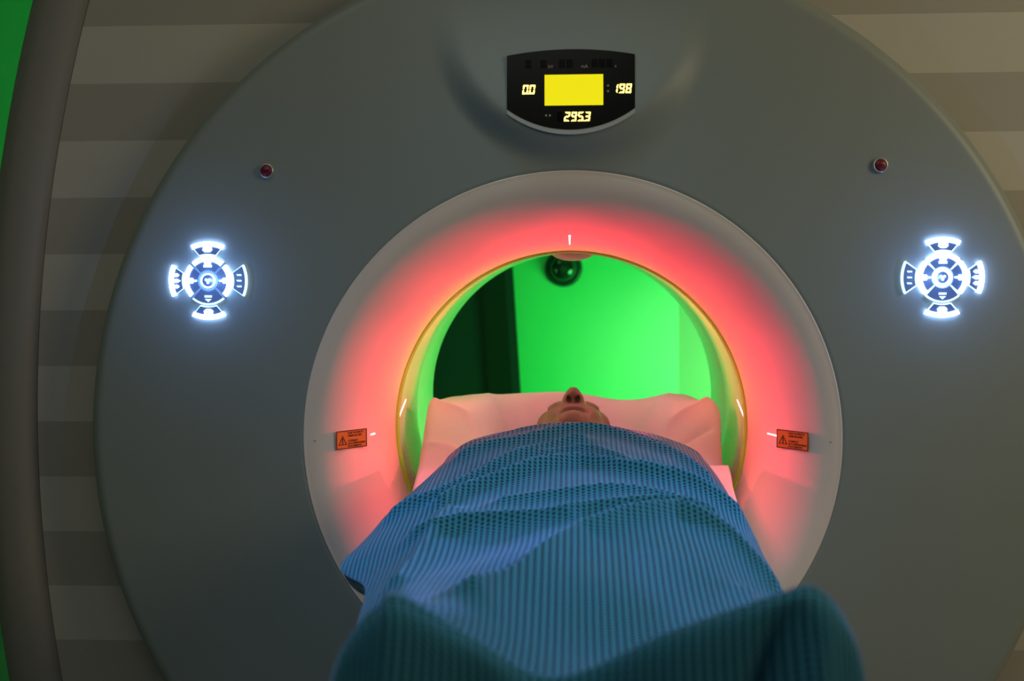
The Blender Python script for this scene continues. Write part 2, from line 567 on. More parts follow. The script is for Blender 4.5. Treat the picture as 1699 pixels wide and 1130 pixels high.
# little bulge at the top of the throat
bn, bm_ = 24, 10
bv, bf = [], []
for i in range(bm_ + 1):
    for j in range(bn):
        p, q = PI / 2 * i / bm_, 2 * PI * j / bn
        bv.append((0.006 + 0.044 * math.cos(q) * math.cos(p), 0.262 + 0.036 * math.sin(q) * math.cos(p), 1.3475 - 0.0175 * math.sin(p)))
for i in range(bm_):
    for j in range(bn):
        bf.append((i * bn + j, i * bn + (j + 1) % bn, (i + 1) * bn + (j + 1) % bn, (i + 1) * bn + j))
part('bore_camera_bulge', (bv, bf), 'funnel')


def funnel_point(ang, t, lift=0.0):
    """point on the funnel at polar angle ang and flare angle t, with its outward normal"""
    R = 0.4895 - 0.1395 * math.sin(t)
    y = -0.001 + 0.2 * (1 - math.cos(t))
    nr, ny = -0.2 * math.sin(t), -0.1395 * math.cos(t)
    L = math.hypot(nr, ny)
    nr, ny = nr / L, ny / L
    R += nr * lift
    y += ny * lift
    return Vector((R * math.cos(ang), y, 1.0 + R * math.sin(ang)))


def funnel_patch(name, m, poly_uv, lift, thick, parent=scanner):
    """flat thin piece laid on the funnel; poly_uv are (angle, flare) pairs"""
    n = len(poly_uv)
    v = [funnel_point(a, t, lift) for a, t in poly_uv] + [funnel_point(a, t, lift - thick) for a, t in poly_uv]
    f = [tuple(range(n)), tuple(range(2 * n - 1, n - 1, -1))] + [(i, (i + 1) % n, n + (i + 1) % n, n + i) for i in range(n)]
    return part(name, (v, f), m, parent, smooth=False)


# laser marks put in as glowing slivers: one at the top, one at each side, and slanted ones just inside the throat
def mark_sliver(ang, t0, t1, w0, w1, skew=0.0):
    funnel_patch('laser_mark', 'laser', [(ang - w0, t0), (ang + w0, t0), (ang + w1 + skew, t1), (ang - w1 + skew, t1)], 0.0012, 0.003)


mark_sliver(PI / 2, 0.93, 1.16, 0.0055, 0.0028)
mark_sliver(PI + 0.000, 0.70, 0.98, 0.006, 0.004, -0.004)
mark_sliver(0.004, 0.76, 1.00, 0.006, 0.0025, 0.004)
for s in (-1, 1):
    # slanted laser mark on the tunnel wall
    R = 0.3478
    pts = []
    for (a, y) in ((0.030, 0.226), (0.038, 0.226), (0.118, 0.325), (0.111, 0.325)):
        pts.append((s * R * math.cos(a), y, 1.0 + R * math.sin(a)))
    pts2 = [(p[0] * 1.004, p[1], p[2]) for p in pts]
    part('laser_mark', (pts + pts2, [(0, 1, 2, 3), (7, 6, 5, 4), (0, 4, 5, 1), (1, 5, 6, 2), (2, 6, 7, 3), (3, 7, 4, 0)]), 'laser', smooth=False)
    # small screw recess on the outer flare
    funnel_patch('screw_cap', 'rim', [((PI if s < 0 else 0) + 0.004 * math.cos(q * PI / 4), 0.135 + 0.016 * math.sin(q * PI / 4)) for q in range(8)], 0.0008, 0.002)

# warning stickers
for s in (-1, 1):
    p0 = funnel_point(0 if s > 0 else PI, 0.615, 0.0006)
    nr, ny = -0.2 * math.sin(0.615), -0.1395 * math.cos(0.615)
    L = math.hypot(nr, ny)
    normal = Vector((s * nr / L, ny / L, 0))
    zax = normal
    xax = Vector((0, 0, 1)).cross(zax).normalized()
    yax = zax.cross(xax)
    mm = Matrix((xax, yax, zax)).transposed().to_4x4()
    mm.translation = p0 + Vector((0, 0, -0.0015)) - BASE
    W, H = 0.0345, 0.0172

    def flat(name, polys, m, parent, z0=0.0, z1=0.0004):
        V, Fc = [], []
        for poly in polys:
            n = len(poly)
            o = len(V)
            V += [(x, y, z0) for x, y in poly] + [(x, y, z1) for x, y in poly]
            Fc += [tuple(o + i for i in range(n)), tuple(o + i for i in range(2 * n - 1, n - 1, -1))]
            Fc += [(o + i, o + (i + 1) % n, o + n + (i + 1) % n, o + n + i) for i in range(n)]
        return obj(name, V, Fc, m, parent)
    st = flat('warning_sticker', [[(-W, -H), (W, -H), (W, H), (-W, H)]], 'sticker', scanner)
    st.matrix_local = mm
    bw = 0.0017
    Vb, Fb = strip_prism([(-W, -H), (W, -H), (W, H), (-W, H), (-W, -H)],
                         [(-W + bw, -H + bw), (W - bw, -H + bw), (W - bw, H - bw), (-W + bw, H - bw), (-W + bw, -H + bw)], 0.0004, 0.0008)
    Vb = [(x, z, y) for x, y, z in Vb]
    obj('sticker_border', Vb, Fb[:-2], 'ink', st)
    tx, ty, th = -0.0205, -0.0015, 0.0098
    tri_o = [(tx - th, ty - 0.008), (tx + th, ty - 0.008), (tx, ty + 0.0095)]
    tri_i = [(tx - th * 0.74, ty - 0.0067), (tx + th * 0.74, ty - 0.0067), (tx, ty + 0.0064)]
    Vb, Fb = strip_prism(tri_o + tri_o[:1], tri_i + tri_i[:1], 0.0004, 0.0008)
    obj('warning_triangle', [(x, z, y) for x, y, z in Vb], Fb[:-2], 'ink', st)
    flat('exclamation_stroke', [[(tx - 0.0011, ty - 0.0065), (tx + 0.0011, ty - 0.0065), (tx + 0.0011, ty + 0.0045), (tx - 0.0011, ty + 0.0045)]],
         'ink', st, 0.0004, 0.0008)
    for q, (line, yy) in enumerate([("KEEP PATIENT'S", 0.0118), ('ARMS SECURE', 0.0066), ('CONSULT', -0.0028), ('ACCOMPANYING', -0.0078), ('DOCUMENTS', -0.0128)]):
        text_mesh(line, 0.0051, 'ink', 'print_line', st, (-0.0085, yy, 0.0006), (0, 0, 0), 'LEFT', 0.98, 0.00008)

# ---------------------------------------------------------------- display on its swelling
dz0 = 1.628


def plate_y(z):
    return float(-swell(np.array(BX), np.array(z)))


gl = []
R = 0.1905
half = 0.1135
zc_corner = BZ - math.sqrt(R * R - half * half)
na = 28
bot = [(BX + half * (-1 + 2 * i / na), BZ - math.sqrt(R * R - (half * (-1 + 2 * i / na)) ** 2)) for i in range(na + 1)]
top = [(BX + half * (-1 + 2 * i / na), 1.6945 + 0.0105 * (1 - (-1 + 2 * i / na) ** 2)) for i in range(na + 1)]
# plane of the glass: from just proud of the swelling at the bottom to proud at the top
yb, yt_ = plate_y(1.565) - 0.003, plate_y(1.70) - 0.006
SL = (yt_ - yb) / (1.70 - 1.565)


def gy(z, lift=0.0):
    return yb + SL * (z - 1.565) - lift


def on_glass(vf, lift0, lift1):
    """prism built between y0=0 and y1=1 is laid on the glass plane between two lifts"""
    return [(x, gy(z, lift0 + (lift1 - lift0) * y), z) for x, y, z in vf[0]], vf[1]


glass = part('display_glass', on_glass(strip_prism(top, bot, 0, 1), -0.012, 0.0), 'glass', smooth=False)
rim_o = [(BX + (x - BX) * 1.0, z - 0.0085) for x, z in bot]
part('display_rim', on_glass(strip_prism(bot, rim_o, 0, 1), -0.014, -0.0005), 'rim', smooth=False)


def dpart(name, vf, m, lift0=-0.0005, lift1=0.0008):
    v, f = on_glass(vf, lift0, lift1)
    return obj(name, [(p[0] - BASE.x, p[1] - BASE.y, p[2] - BASE.z) for p in v], f, m, glass)


def quad(x0, x1, z0, z1):
    return prism([(x0, z0), (x1, z0), (x1, z1), (x0, z1)], 0, 1)


dpart('display_screen', quad(-0.0435, 0.0605, 1.6045, 1.6595), 'screen')
SEG = {'0': 'abcdef', '1': 'bc', '2': 'abged', '3': 'abgcd', '5': 'afgcd', '8': 'abcdefg', '9': 'abfgcd'}


def digit(ch, x, z, w=0.0098, h=0.0165, t=0.0027, dot=False):
    sl = 0.12

    def S(px, pz):
        return (x + px + sl * pz, z + pz)
    g = 0.0003
    hw, hh = w / 2, h / 2
    segs = {
        'a': [(-hw + g, hh), (hw - g, hh), (hw - t, hh - t), (-hw + t, hh - t)],
        'd': [(-hw + g, -hh), (-hw + t, -hh + t), (hw - t, -hh + t), (hw - g, -hh)],
        'g': [(-hw + t, t / 2), (hw - t, t / 2), (hw - t / 2, 0), (hw - t, -t / 2), (-hw + t, -t / 2), (-hw + t / 2, 0)],
        'f': [(-hw, hh - g), (-hw + t, hh - t), (-hw + t, t / 2 + g), (-hw + t / 2, g), (-hw, t / 2)],
        'b': [(hw, hh - g), (hw, t / 2), (hw - t / 2, g), (hw - t, t / 2 + g), (hw - t, hh - t)],
        'e': [(-hw, -hh + g), (-hw, -t / 2), (-hw + t / 2, -g), (-hw + t, -t / 2 - g), (-hw + t, -hh + t)],
        'c': [(hw, -hh + g), (hw - t, -hh + t), (hw - t, -t / 2 - g), (hw - t / 2, -g), (hw, -t / 2)],
    }
    ps = [prism([S(*p) for p in segs[s]], 0, 1) for s in SEG[ch]]
    if dot:
        ps.append(prism([S(hw + 0.0004, -hh), S(hw + 0.0024, -hh), S(hw + 0.0024, -hh + 0.002), S(hw + 0.0004, -hh + 0.002)], 0, 1))
    dpart('digit', merge(*ps), 'digit', -0.0005, 0.0012)


digit('0', -0.0775, 1.6335, dot=True)
digit('0', -0.0655, 1.6335)
for ch, xx in zip('198', (0.0815, 0.0935, 0.1055)):
    digit(ch, xx, 1.6335)
for ch, xx in zip('2953', (-0.0035, 0.0085, 0.0205, 0.0325)):
    digit(ch, xx, 1.5845, dot=(ch == '5'))
for x0 in (-0.078, -0.051, -0.018, -0.0045, 0.040, 0.053, 0.066):
    dpart('digit_window', quad(x0, x0 + 0.011, 1.6715, 1.6865), 'window', -0.0005, 0.0004)
dpart('digit_window', quad(-0.021, -0.0115, 1.576, 1.593), 'window', -0.0005, 0.0004)
for body, xx in (('kV', -0.0325), ('mA', 0.0275), ('s', 0.0825)):
    t = text_mesh(body, 0.0085, 'print', 'unit_print', glass, (xx - BASE.x, gy(1.672, 0.0016) - BASE.y, 1.6735 - BASE.z), (PI / 2, 0, 0))
for pts in ([(0.0665, 1.6375), (0.0715, 1.6375), (0.069, 1.6415)], [(0.0665, 1.6305), (0.0715, 1.6305), (0.069, 1.6265)],
            [(-0.0395, 1.5845), (-0.0395, 1.5895), (-0.0435, 1.587)], [(-0.0355, 1.5845), (-0.0355, 1.5895), (-0.0315, 1.587)]):
    dpart('arrow_print', prism(pts, 0, 1), 'print')

# ---------------------------------------------------------------- emergency buttons
for s in (-1, 1):
    c = (s * 0.5514, 1.4959)

    def lz(profile, n=48):
        return lathe(profile, n, c[1], c[0])
    col_ = part('stop_button', lz([(0.0135, 0.001), (0.0135, -0.004), (0.0125, -0.0068), (0.0105, -0.0068), (0.0100, -0.004), (0.0100, 0.0)]), 'collar')
    for nm, vf, mm_ in (('button_cap', lz([(0.0100, 0.0), (0.0098, -0.007), (0.0088, -0.0085), (0.00001, -0.0089)]), 'stop'),
                        ('button_print', prism([(c[0] - 0.0055, c[1] - 0.0016), (c[0] + 0.0055, c[1] - 0.0016), (c[0] + 0.0055, c[1] + 0.0016), (c[0] - 0.0055, c[1] + 0.0016)], -0.0094, -0.0085), 'stop_dark')):
        obj(nm, [(p[0] - BASE.x, p[1] - BASE.y, p[2] - BASE.z) for p in vf[0]], vf[1], mm_, col_, smooth=(nm == 'button_cap'))

# ---------------------------------------------------------------- backlit keypads
U = 0.00110
for s in (-1, 1):
    kx, kz = s * 0.6632, 1.2965
    pad = part('keypad', lathe([(0.00001, -0.0015), (20 * U, -0.0015), (20 * U, 0.001)], 40, kz, kx), 'key_ring', smooth=False)

    def kp(name, vf, m, pad=pad):
        return obj(name, [(p[0] - BASE.x, p[1] - BASE.y, p[2] - BASE.z) for p in vf[0]], vf[1], m, pad)

    def sec_(r0, r1, a0, a1, y1, y0=0.001):
        return sector(kx, kz, r0 * U, r1 * U, a0, a1, y1, y0)

    def poly(pts, y1=-0.0066, y0=-0.003):
        return prism([(kx + a * U, kz + b * U) for a, b in pts], y1, y0)
    # middle button
    kp('center_key', lathe([(9.6 * U, 0), (9.6 * U, -0.005), (0.00001, -0.0055)], 32, kz, kx), 'key')
    kp('key_light', lathe([(9.8 * U, 0), (9.8 * U, -0.0062), (12.6 * U, -0.0062), (12.6 * U, 0)], 48, kz, kx), 'key_dim' if s < 0 else 'key_light')
    kp('key_edge', lathe([(14.8 * U, 0), (14.8 * U, -0.0035), (16.6 * U, -0.0035), (16.6 * U, 0)], 48, kz, kx), 'key_ring' if s < 0 else 'key_dim')
    for q in range(3):
        a = math.radians(150 - 120 * q)
        kp('key_icon', lathe([(2.5 * U, -0.004), (2.5 * U, -0.0064), (0.00001, -0.0066)], 14, kz + 3.0 * U * math.sin(a), kx + 3.2 * U * math.cos(a)), 'key_dim')
    # inner ring of four keys
    for q, a in enumerate((90, 180, 270, 0)):
        kp('key', sec_(18.2, 40, a - 42.5, a + 42.5, -0.0045), 'key')
        dim = a == 270
        kp('key_light', sec_(37.8 if dim else 32.5, 40.4, a - 41, a + 41, -0.0066), 'key_dim' if dim else 'key_light')
        for e in (-1, 1):
            kp('key_edge', sec_(18.4, 40, a + e * 42.6 - 1.0, a + e * 42.6 + 1.0, -0.0056), 'key_dim' if s > 0 else 'key_ring')
        ca, sa = math.cos(math.radians(a)), math.sin(math.radians(a))

        def rot(pts):
            return [(p * sa + r * ca, -p * ca + r * sa) for p, r in pts]   # p across, r outwards
        if a in (0, 180):
            kp('key_icon', poly(rot([(-4.5, 33), (4.5, 33), (4.5, 26), (1.6, 24), (1.2, 18.8), (-1.2, 18.8), (-1.6, 24), (-4.5, 26)])), 'key_light')
        elif a == 90:
            kp('key_icon', poly(rot([(-6.5, 33), (6.5, 33), (5.5, 29), (3.5, 28), (6.5, 26), (6.5, 22.5), (-6.5, 22.5), (-6.5, 26), (-3.5, 28), (-5.5, 29)])), 'key_light')
        else:
            kp('key_icon', poly([(-6, -24.5), (6, -24.5), (6, -28), (-6, -28)]), 'key_dim')
            kp('key_icon', poly([(-5.5, -30.5), (5.5, -30.5), (0, -35.5)]), 'key_dim')
    # outer fan keys
    for a in (90, 270, 180, 0):
        inner_side = (a == 0 and s < 0) or (a == 180 and s > 0)
        up = a in (90, 270)
        ri, ro, ha, hb = (43.5, 64.5, 18, 25.5) if up else (43.0, 65.5, 17, 23.5)
        n = 16
        o_ = [(kx + ro * U * math.cos(math.radians(a - hb + 2 * hb * i / (n - 1))), kz + ro * U * math.sin(math.radians(a - hb + 2 * hb * i / (n - 1)))) for i in range(n)]
        i_ = [(kx + ri * U * math.cos(math.radians(a - ha + 2 * ha * i / (n - 1))), kz + ri * U * math.sin(math.radians(a - ha + 2 * ha * i / (n - 1)))) for i in range(n)]
        kp('key', strip_prism(o_, i_, -0.0045, 0.001), 'key')
        kp('key_light', sec_(63 if inner_side else ro - 7.2, ro + 0.6, a - hb, a + hb, -0.0066), 'key_dim' if inner_side else 'key_light')
        kp('key_edge', sec_(ri - 0.4, ri + 1.2, a - ha, a + ha, -0.0056), 'key_dim')
        for e in (-1, 1):
            b0, b1 = math.radians(a + e * ha), math.radians(a + e * hb)
            P0 = Vector((ri * math.cos(b0), ri * math.sin(b0)))
            P1 = Vector((ro * math.cos(b1), ro * math.sin(b1)))
            d = (P1 - P0).normalized()
            nn = Vector((-d.y, d.x)) * (0.9 if s > 0 else 0.45)
            kp('key_edge', poly([tuple(P0 + nn), tuple(P1 + nn), tuple(P1 - nn), tuple(P0 - nn)], -0.0056), 'key_dim')
        ca, sa = math.cos(math.radians(a)), math.sin(math.radians(a))

        def rot(pts):
            return [(p * sa + r * ca, -p * ca + r * sa) for p, r in pts]
        if up:
            kp('key_icon', poly(rot([(-7.5, 58), (7.5, 58), (7, 53), (8, 51), (4, 47.5), (-4, 47.5), (-8, 51), (-7, 53)])), 'key_light')
        elif not inner_side:
            for p in (-9.5, 0, 9.5):
                kp('key_icon', poly(rot([(p - 2.6, 59), (p + 2.6, 59), (p + 3, 52), (p, 48.5 if p else 46.5), (p - 3, 52)])), 'key_light')
        else:
            for p in (-9.5, 0, 9.5):
                kp('key_icon', poly(rot([(p - 1.2, 56), (p + 1.6, 57), (p + 1.4, 50), (p - 1.0, 48.5)])), 'key_dim')
    lamp('keypad_glow', 'POINT', (kx, -0.045, kz), 0.16, (0.16, 0.36, 1.0), 0.0)
    lamp('keypad_glow', 'SPOT', (kx, -0.03, kz), (14.0 if s < 0 else 18.0), (0.26, 0.46, 1.0), 0.0, (kx * 0.55, -1.0, kz - 0.35), math.radians(150), 1.0)
    lamp('keypad_glow', 'POINT', (kx, -0.16, kz), 0.22, (0.20, 0.42, 1.0), 0.0)

# ================================================================== things in the room behind
# tall dark leaf standing against the green wall, leaning a little
lean = math.radians(3.4)
dark = empty('dark_screen', (-0.38, 2.5, 0.0))
tag(dark, 'tall dark screen with a black post standing before the green wall', 'screen')
dark.rotation_euler = (0, -lean, 0)
# seen through the bore: local x measured from the foot of the screen, shifted for the lean
sx = 0.148
for nm, x0, x1, y0, y1, m in (('screen_leaf', -0.95, -0.045, 0.0, 0.03, 'darkpanel'), ('screen_post', -0.046, 0.046, -0.015, 0.04, 'blackpanel'),
                              ('screen_edge', 0.045, 0.078, 0.0, 0.03, 'darkpanel')):
    v, f = box(x0 + sx, x1 + sx, y0, y1, 0.03, 2.5)
    obj(nm, v, f, m, dark)
dome = empty('dome_camera', (-0.034, 2.6, 1.309))
tag(dome, 'dark glass dome camera on the green wall seen through the bore', 'camera')
v, f = lathe([(0.074, 0.0), (0.074, -0.012), (0.066, -0.022), (0.056, -0.022), (0.055, 0.0)], 48, 0, 0)
obj('dome_ring', v, f, 'domering', dome, True)
v, f = lathe([(0.056 * math.cos(t), -0.018 - 0.05 * math.sin(t)) for t in [PI / 2 * i / 12 for i in range(13)]][:-1] + [(0.0001, -0.068)], 40, 0, 0)
obj('dome_lens', v, f, 'dome', dome, True)

# ================================================================== patient table
table = empty('patient_table', (0, -0.3, 0))
tag(table, 'narrow scanner table with dark mattress under the patient and blue blanket', 'table')


def tpart(name, vf, m, bevel=0.0):
    o = obj(name, [(p[0], p[1] + 0.3, p[2]) for p in vf[0]], vf[1], m, table)
    if bevel:
        bmod = o.modifiers.new('round', 'BEVEL')
        bmod.width = bevel
        bmod.segments = 3
    return o


# curved cradle that reaches into the bore
n = 20
ou, inn = [], []
for i in range(n + 1):
    x = -0.235 + 0.47 * i / n
    ou.append((x, 0.745 + 0.35 * x * x))
    inn.append((x, 0.775 + 0.30 * x * x))
tpart('cradle', strip_prism(ou, inn, -1.2, 0.66), 'tablebody')
tpart('mattress', box(-0.25, 0.25, -1.18, 0.62, 0.778, 0.826), 'mattress', 0.015)
tpart('table_bed', box(-0.20, 0.20, -1.2, -0.06, 0.62, 0.744), 'tablebody', 0.03)
tpart('pedestal', box(-0.17, 0.17, -1.1, -0.45, 0.06, 0.62), 'tablebody', 0.04)
tpart('table_foot', box(-0.26, 0.26, -1.15, -0.36, 0.0, 0.06), 'tablebody', 0.02)

# ================================================================== paper covered pillow
PROWS = [
    (-.35, [(-.300, .70), (-.296, .77), (-.288, .812), (-.26, .829), (-.17, .831), (-.09, .831), (0, .831), (.09, .831), (.17, .831), (.25, .829), (.282, .812), (.290, .77), (.294, .70)]),
    (-.10, [(-.305, .70), (-.302, .78), (-.296, .84), (-.27, .845), (-.17, .835), (-.09, .831), (0, .831), (.09, .831), (.17, .835), (.25, .845), (.284, .84), (.290, .78), (.294, .70)]),
    (.05, [(-.308, .72), (-.305, .81), (-.300, .886), (-.27, .893), (-.18, .868), (-.09, .835), (0, .831), (.09, .835), (.17, .868), (.25, .89), (.290, .876), (.297, .81), (.299, .72)]),
    (.20, [(-.308, .74), (-.306, .86), (-.300, .936), (-.27, .948), (-.18, .930), (-.09, .872), (0, .838), (.09, .872), (.17, .930), (.25, .948), (.298, .930), (.304, .86), (.306, .74)]),
    (.30, [(-.309, .76), (-.308, .90), (-.303, .984), (-.27, .998), (-.18, .955), (-.10, .872), (0, .836), (.10, .872), (.18, .950), (.262, .990), (.306, .978), (.310, .90), (.311, .76)]),
    (.37, [(-.308, .76), (-.308, .92), (-.303, 1.018), (-.275, 1.024), (-.19, .995), (-.105, .885), (0, .836), (.105, .885), (.18, .985), (.255, 1.015), (.311, 1.018), (.314, .92), (.314, .76)]),
    (.46, [(-.303, .76), (-.303, .92), (-.298, 1.014), (-.26, 1.026), (-.18, 1.018), (-.11, .93), (0, .85), (.11, .93), (.18, 1.008), (.235, 1.028), (.298, 1.012), (.306, .92), (.306, .76)]),
    (.545, [(-.285, .76), (-.283, .92), (-.275, 1.008), (-.24, 1.024), (-.18, 1.027), (-.10, 1.026), (0, 1.022), (.10, 1.012), (.16, 1.018), (.225, 1.027), (.275, 1.012), (.285, .92), (.287, .76)]),
    (.585, [(-.280, .76), (-.278, .90), (-.270, .975), (-.24, .990), (-.18, .995), (-.10, .995), (0, .992), (.10, .985), (.16, .988), (.225, .992), (.270, .975), (.280, .90), (.282, .76)]),
    (.60, [(-.280, .74), (-.278, .78), (-.270, .82), (-.24, .84), (-.18, .85), (-.10, .85), (0, .85), (.10, .85), (.16, .85), (.225, .84), (.270, .82), (.280, .78), (.282, .74)]),
]
S = sheet_surface(PROWS, 161, 201)


def seg_dist(px, py, a, b):
    ax, ay = a
    bx, by = b
    dx, dy = bx - ax, by - ay
    t = np.clip(((px - ax) * dx + (py - ay) * dy) / (dx * dx + dy * dy), 0, 1)
    qx, qy = px - (ax + t * dx), py - (ay + t * dy)
    return np.hypot(qx, qy), t


def crease(S, pts, amp, w, sharp=1.0):
    best = np.full(S.shape[:2], 9.0)
    for a, b in zip(pts[:-1], pts[1:]):
        d, t = seg_dist(S[..., 0], S[..., 1], a, b)
        best = np.minimum(best, d)
    S[..., 2] += amp * np.exp(-(best / w) ** sharp)


for pts, amp, w in (([(-.29, .36), (-.22, .345), (-.16, .26), (-.12, .16)], .012, .022),
                    ([(-.30, .22), (-.24, .215), (-.19, .17)], .009, .02),
                    ([(-.19, .545), (-.17, .47), (-.12, .40)], .003, .02),
                    ([(.29, .38), (.21, .335), (.15, .25), (.12, .17)], .012, .02),
                    ([(.285, .30), (.20, .235), (.14, .19)], -.012, .02),
                    ([(.225, .54), (.19, .45), (.13, .40)], .003, .02)):
    crease(S, pts, amp * 1.3, w * 0.8, 1.0)
pillow = empty('head_pillow', (0, 0.35, 0.826))
tag(pillow, 'white paper covered pillow cupping the head inside the bore', 'pillow')
cov = obj('paper_cover', S.reshape(-1, 3) - np.array([0, .35, .826]), grid_faces(201, 161), 'paper', pillow, True)
sm = cov.modifiers.new('thickness', 'SOLIDIFY')
sm.thickness = 0.0012
# cushion that fills the cover
cs = S[90:190:3, 18:143:4].copy()
cs[..., 2] -= 0.012
nr_, nc_ = cs.shape[:2]
low = cs.copy()
low[..., 2] = 0.827
CV = np.vstack([cs.reshape(-1, 3), low.reshape(-1, 3)]) - np.array([0, .35, .826])
CF = [tuple(q) for q in grid_faces(nr_, nc_)] + [tuple(q + nr_ * nc_) for q in grid_faces(nr_, nc_)]
ring = [i for i in range(nc_)] + [r * nc_ + nc_ - 1 for r in range(1, nr_)] + [(nr_ - 1) * nc_ + c for c in range(nc_ - 2, -1, -1)] + [r * nc_ for r in range(nr_ - 2, 0, -1)]
CF += [(ring[i], ring[(i + 1) % len(ring)], ring[(i + 1) % len(ring)] + nr_ * nc_, ring[i] + nr_ * nc_) for i in range(len(ring))]
obj('cushion', CV, CF, 'pillow', pillow, True)
# second layer of paper on the table, its corner standing up beside the right shoulder
UROWS = [(y, [(.205, z - .02), (.24, z - .001), (.255, z), (.27, z), (.286, z), (.300, z - .0005), (.3025, z - .012), (.303, .80)])
         for y, z in ((-.30, .832), (-.12, .872), (.03, .905), (.075, .925), (.118, .937))]
S2 = sheet_surface(UROWS, 41, 41)
pu = obj('table_paper', S2.reshape(-1, 3), grid_faces(41, 41), 'paper', None, True)
pu.modifiers.new('thickness', 'SOLIDIFY').thickness = 0.0012
tag(pu, 'white paper sheet on the table, its square corner beside the blue blanket edge', 'paper sheet')

# ================================================================== the patient
HC = Vector((0.006, 0.405, 0.924))
HS = 1.13
TAU = math.radians(2)
HN = Vector((0, math.sin(TAU), math.cos(TAU)))
HCR = Vector((0, math.cos(TAU), -math.sin(TAU)))


def hw(x, y, z):
    p = HC + HS * (Vector((1, 0, 0)) * x + HN * y + HCR * z)
    return (p.x, p.y, p.z)


def axis(fine0, fine1, fs, lo, hi, cs_):
    a = list(np.arange(fine0, fine1 + 1e-9, fs))
    left = list(np.arange(fine0 - cs_, lo, -cs_))[::-1]
    right = list(np.arange(fine1 + cs_, hi, cs_))
    return np.array(left + a + right, dtype=np.float32)


gx = axis(-0.09, 0.102, 0.0019, -0.36, 0.36, 0.011)
gyv = axis(0.26, 0.54, 0.0021, -1.24, 0.58, 0.011)
gz = axis(0.955, 1.075, 0.0019, 0.79, 1.085, 0.008)
GX, GY, GZ = np.meshgrid(gx, gyv, gz, indexing='ij')
lx = (GX - HC.x) / HS
ly = ((GY - HC.y) * HN.y + (GZ - HC.z) * HN.z) / HS
lz_ = ((GY - HC.y) * HCR.y + (GZ - HC.z) * HCR.z) / HS


def ell(c, r, L=True):
    X_, Y_, Z_ = (lx, ly, lz_) if L else (GX, GY, GZ)
    a = (X_ - c[0]) / r[0]
    b = (Y_ - c[1]) / r[1]
    d = (Z_ - c[2]) / r[2]
    k0 = np.sqrt(a * a + b * b + d * d) + 1e-6
    k1 = np.sqrt((a / r[0]) ** 2 + (b / r[1]) ** 2 + (d / r[2]) ** 2) + 1e-6
    return k0 * (k0 - 1) / k1


def cap(a, b, ra, rb, L=True, flat=1.0):
    X_, Y_, Z_ = (lx, ly, lz_) if L else (GX, GY, GZ)
    d = [b[i] - a[i] for i in range(3)]
    n2 = sum(q * q for q in d)
    t = np.clip(((X_ - a[0]) * d[0] + (Y_ - a[1]) * d[1] + (Z_ - a[2]) * d[2]) / n2, 0, 1)
    dd = np.sqrt((X_ - a[0] - t * d[0]) ** 2 + (Y_ - a[1] - t * d[1]) ** 2 + ((Z_ - a[2] - t * d[2]) / flat) ** 2)
    return dd - (ra + (rb - ra) * t)


def un(a, b, k):
    h = np.clip(.5 + .5 * (b - a) / k, 0, 1)
    return b + (a - b) * h - k * h * (1 - h)


def sub(a, b, k):
    h = np.clip(.5 - .5 * (a + b) / k, 0, 1)
    return a + (-b - a) * h + k * h * (1 - h)


# head
D = ell((0, -.002, .028), (.076, .086, .092))
D = un(D, ell((0, .022, -.03), (.063, .058, .078)), .03)
D = un(D, ell((0, .010, -.066), (.066, .060, .042)), .03)
D = un(D, ell((0, .060, -.098), (.025, .021, .017)), .025)
for s in (-1, 1):
    D = un(D, ell((s * .043, .048, -.008), (.023, .022, .022)), .02)
    D = sub(D, ell((s * .032, .094, .014), (.017, .016, .013)), .018)
    D = un(D, ell((s * .032, .066, .012), (.013, .012, .012)), .005)
    D = un(D, ell((s * .079, -.012, -.004), (.009, .021, .031)), .008)
    D = un(D, ell((s * .026, .070, -.045), (.02, .014, .022)), .02)
D = un(D, ell((0, .074, .036), (.048, .016, .011)), .018)
D = un(D, ell((0, .070, -.066), (.032, .016, .024)), .016)
D = un(D, cap((0, .084, .028), (0, .106, -.020), .0075, .0105), .012)
D = un(D, ell((0, .1085, -.027), (.0120, .0120, .0120)), .009)
for s in (-1, 1):
    D = un(D, ell((s * .0125, .0935, -.0300), (.0090, .0125, .0110)), .012)
D = un(D, ell((0, .083, -.060), (.023, .0085, .0062)), .006)
D = un(D, ell((0, .0815, -.0725), (.020, .0090, .0070)), .006)
D = sub(D, ell((0, .091, -.0662), (.027, .0080, .0020)), .003)
D = sub(D, ell((0, .079, -.0835), (.022, .0055, .0045)), .010)
for s in (-1, 1):
    D = sub(D, ell((s * .0082, .0985, -.0400), (.0050, .0075, .0120)), .0025)
D = D * HS
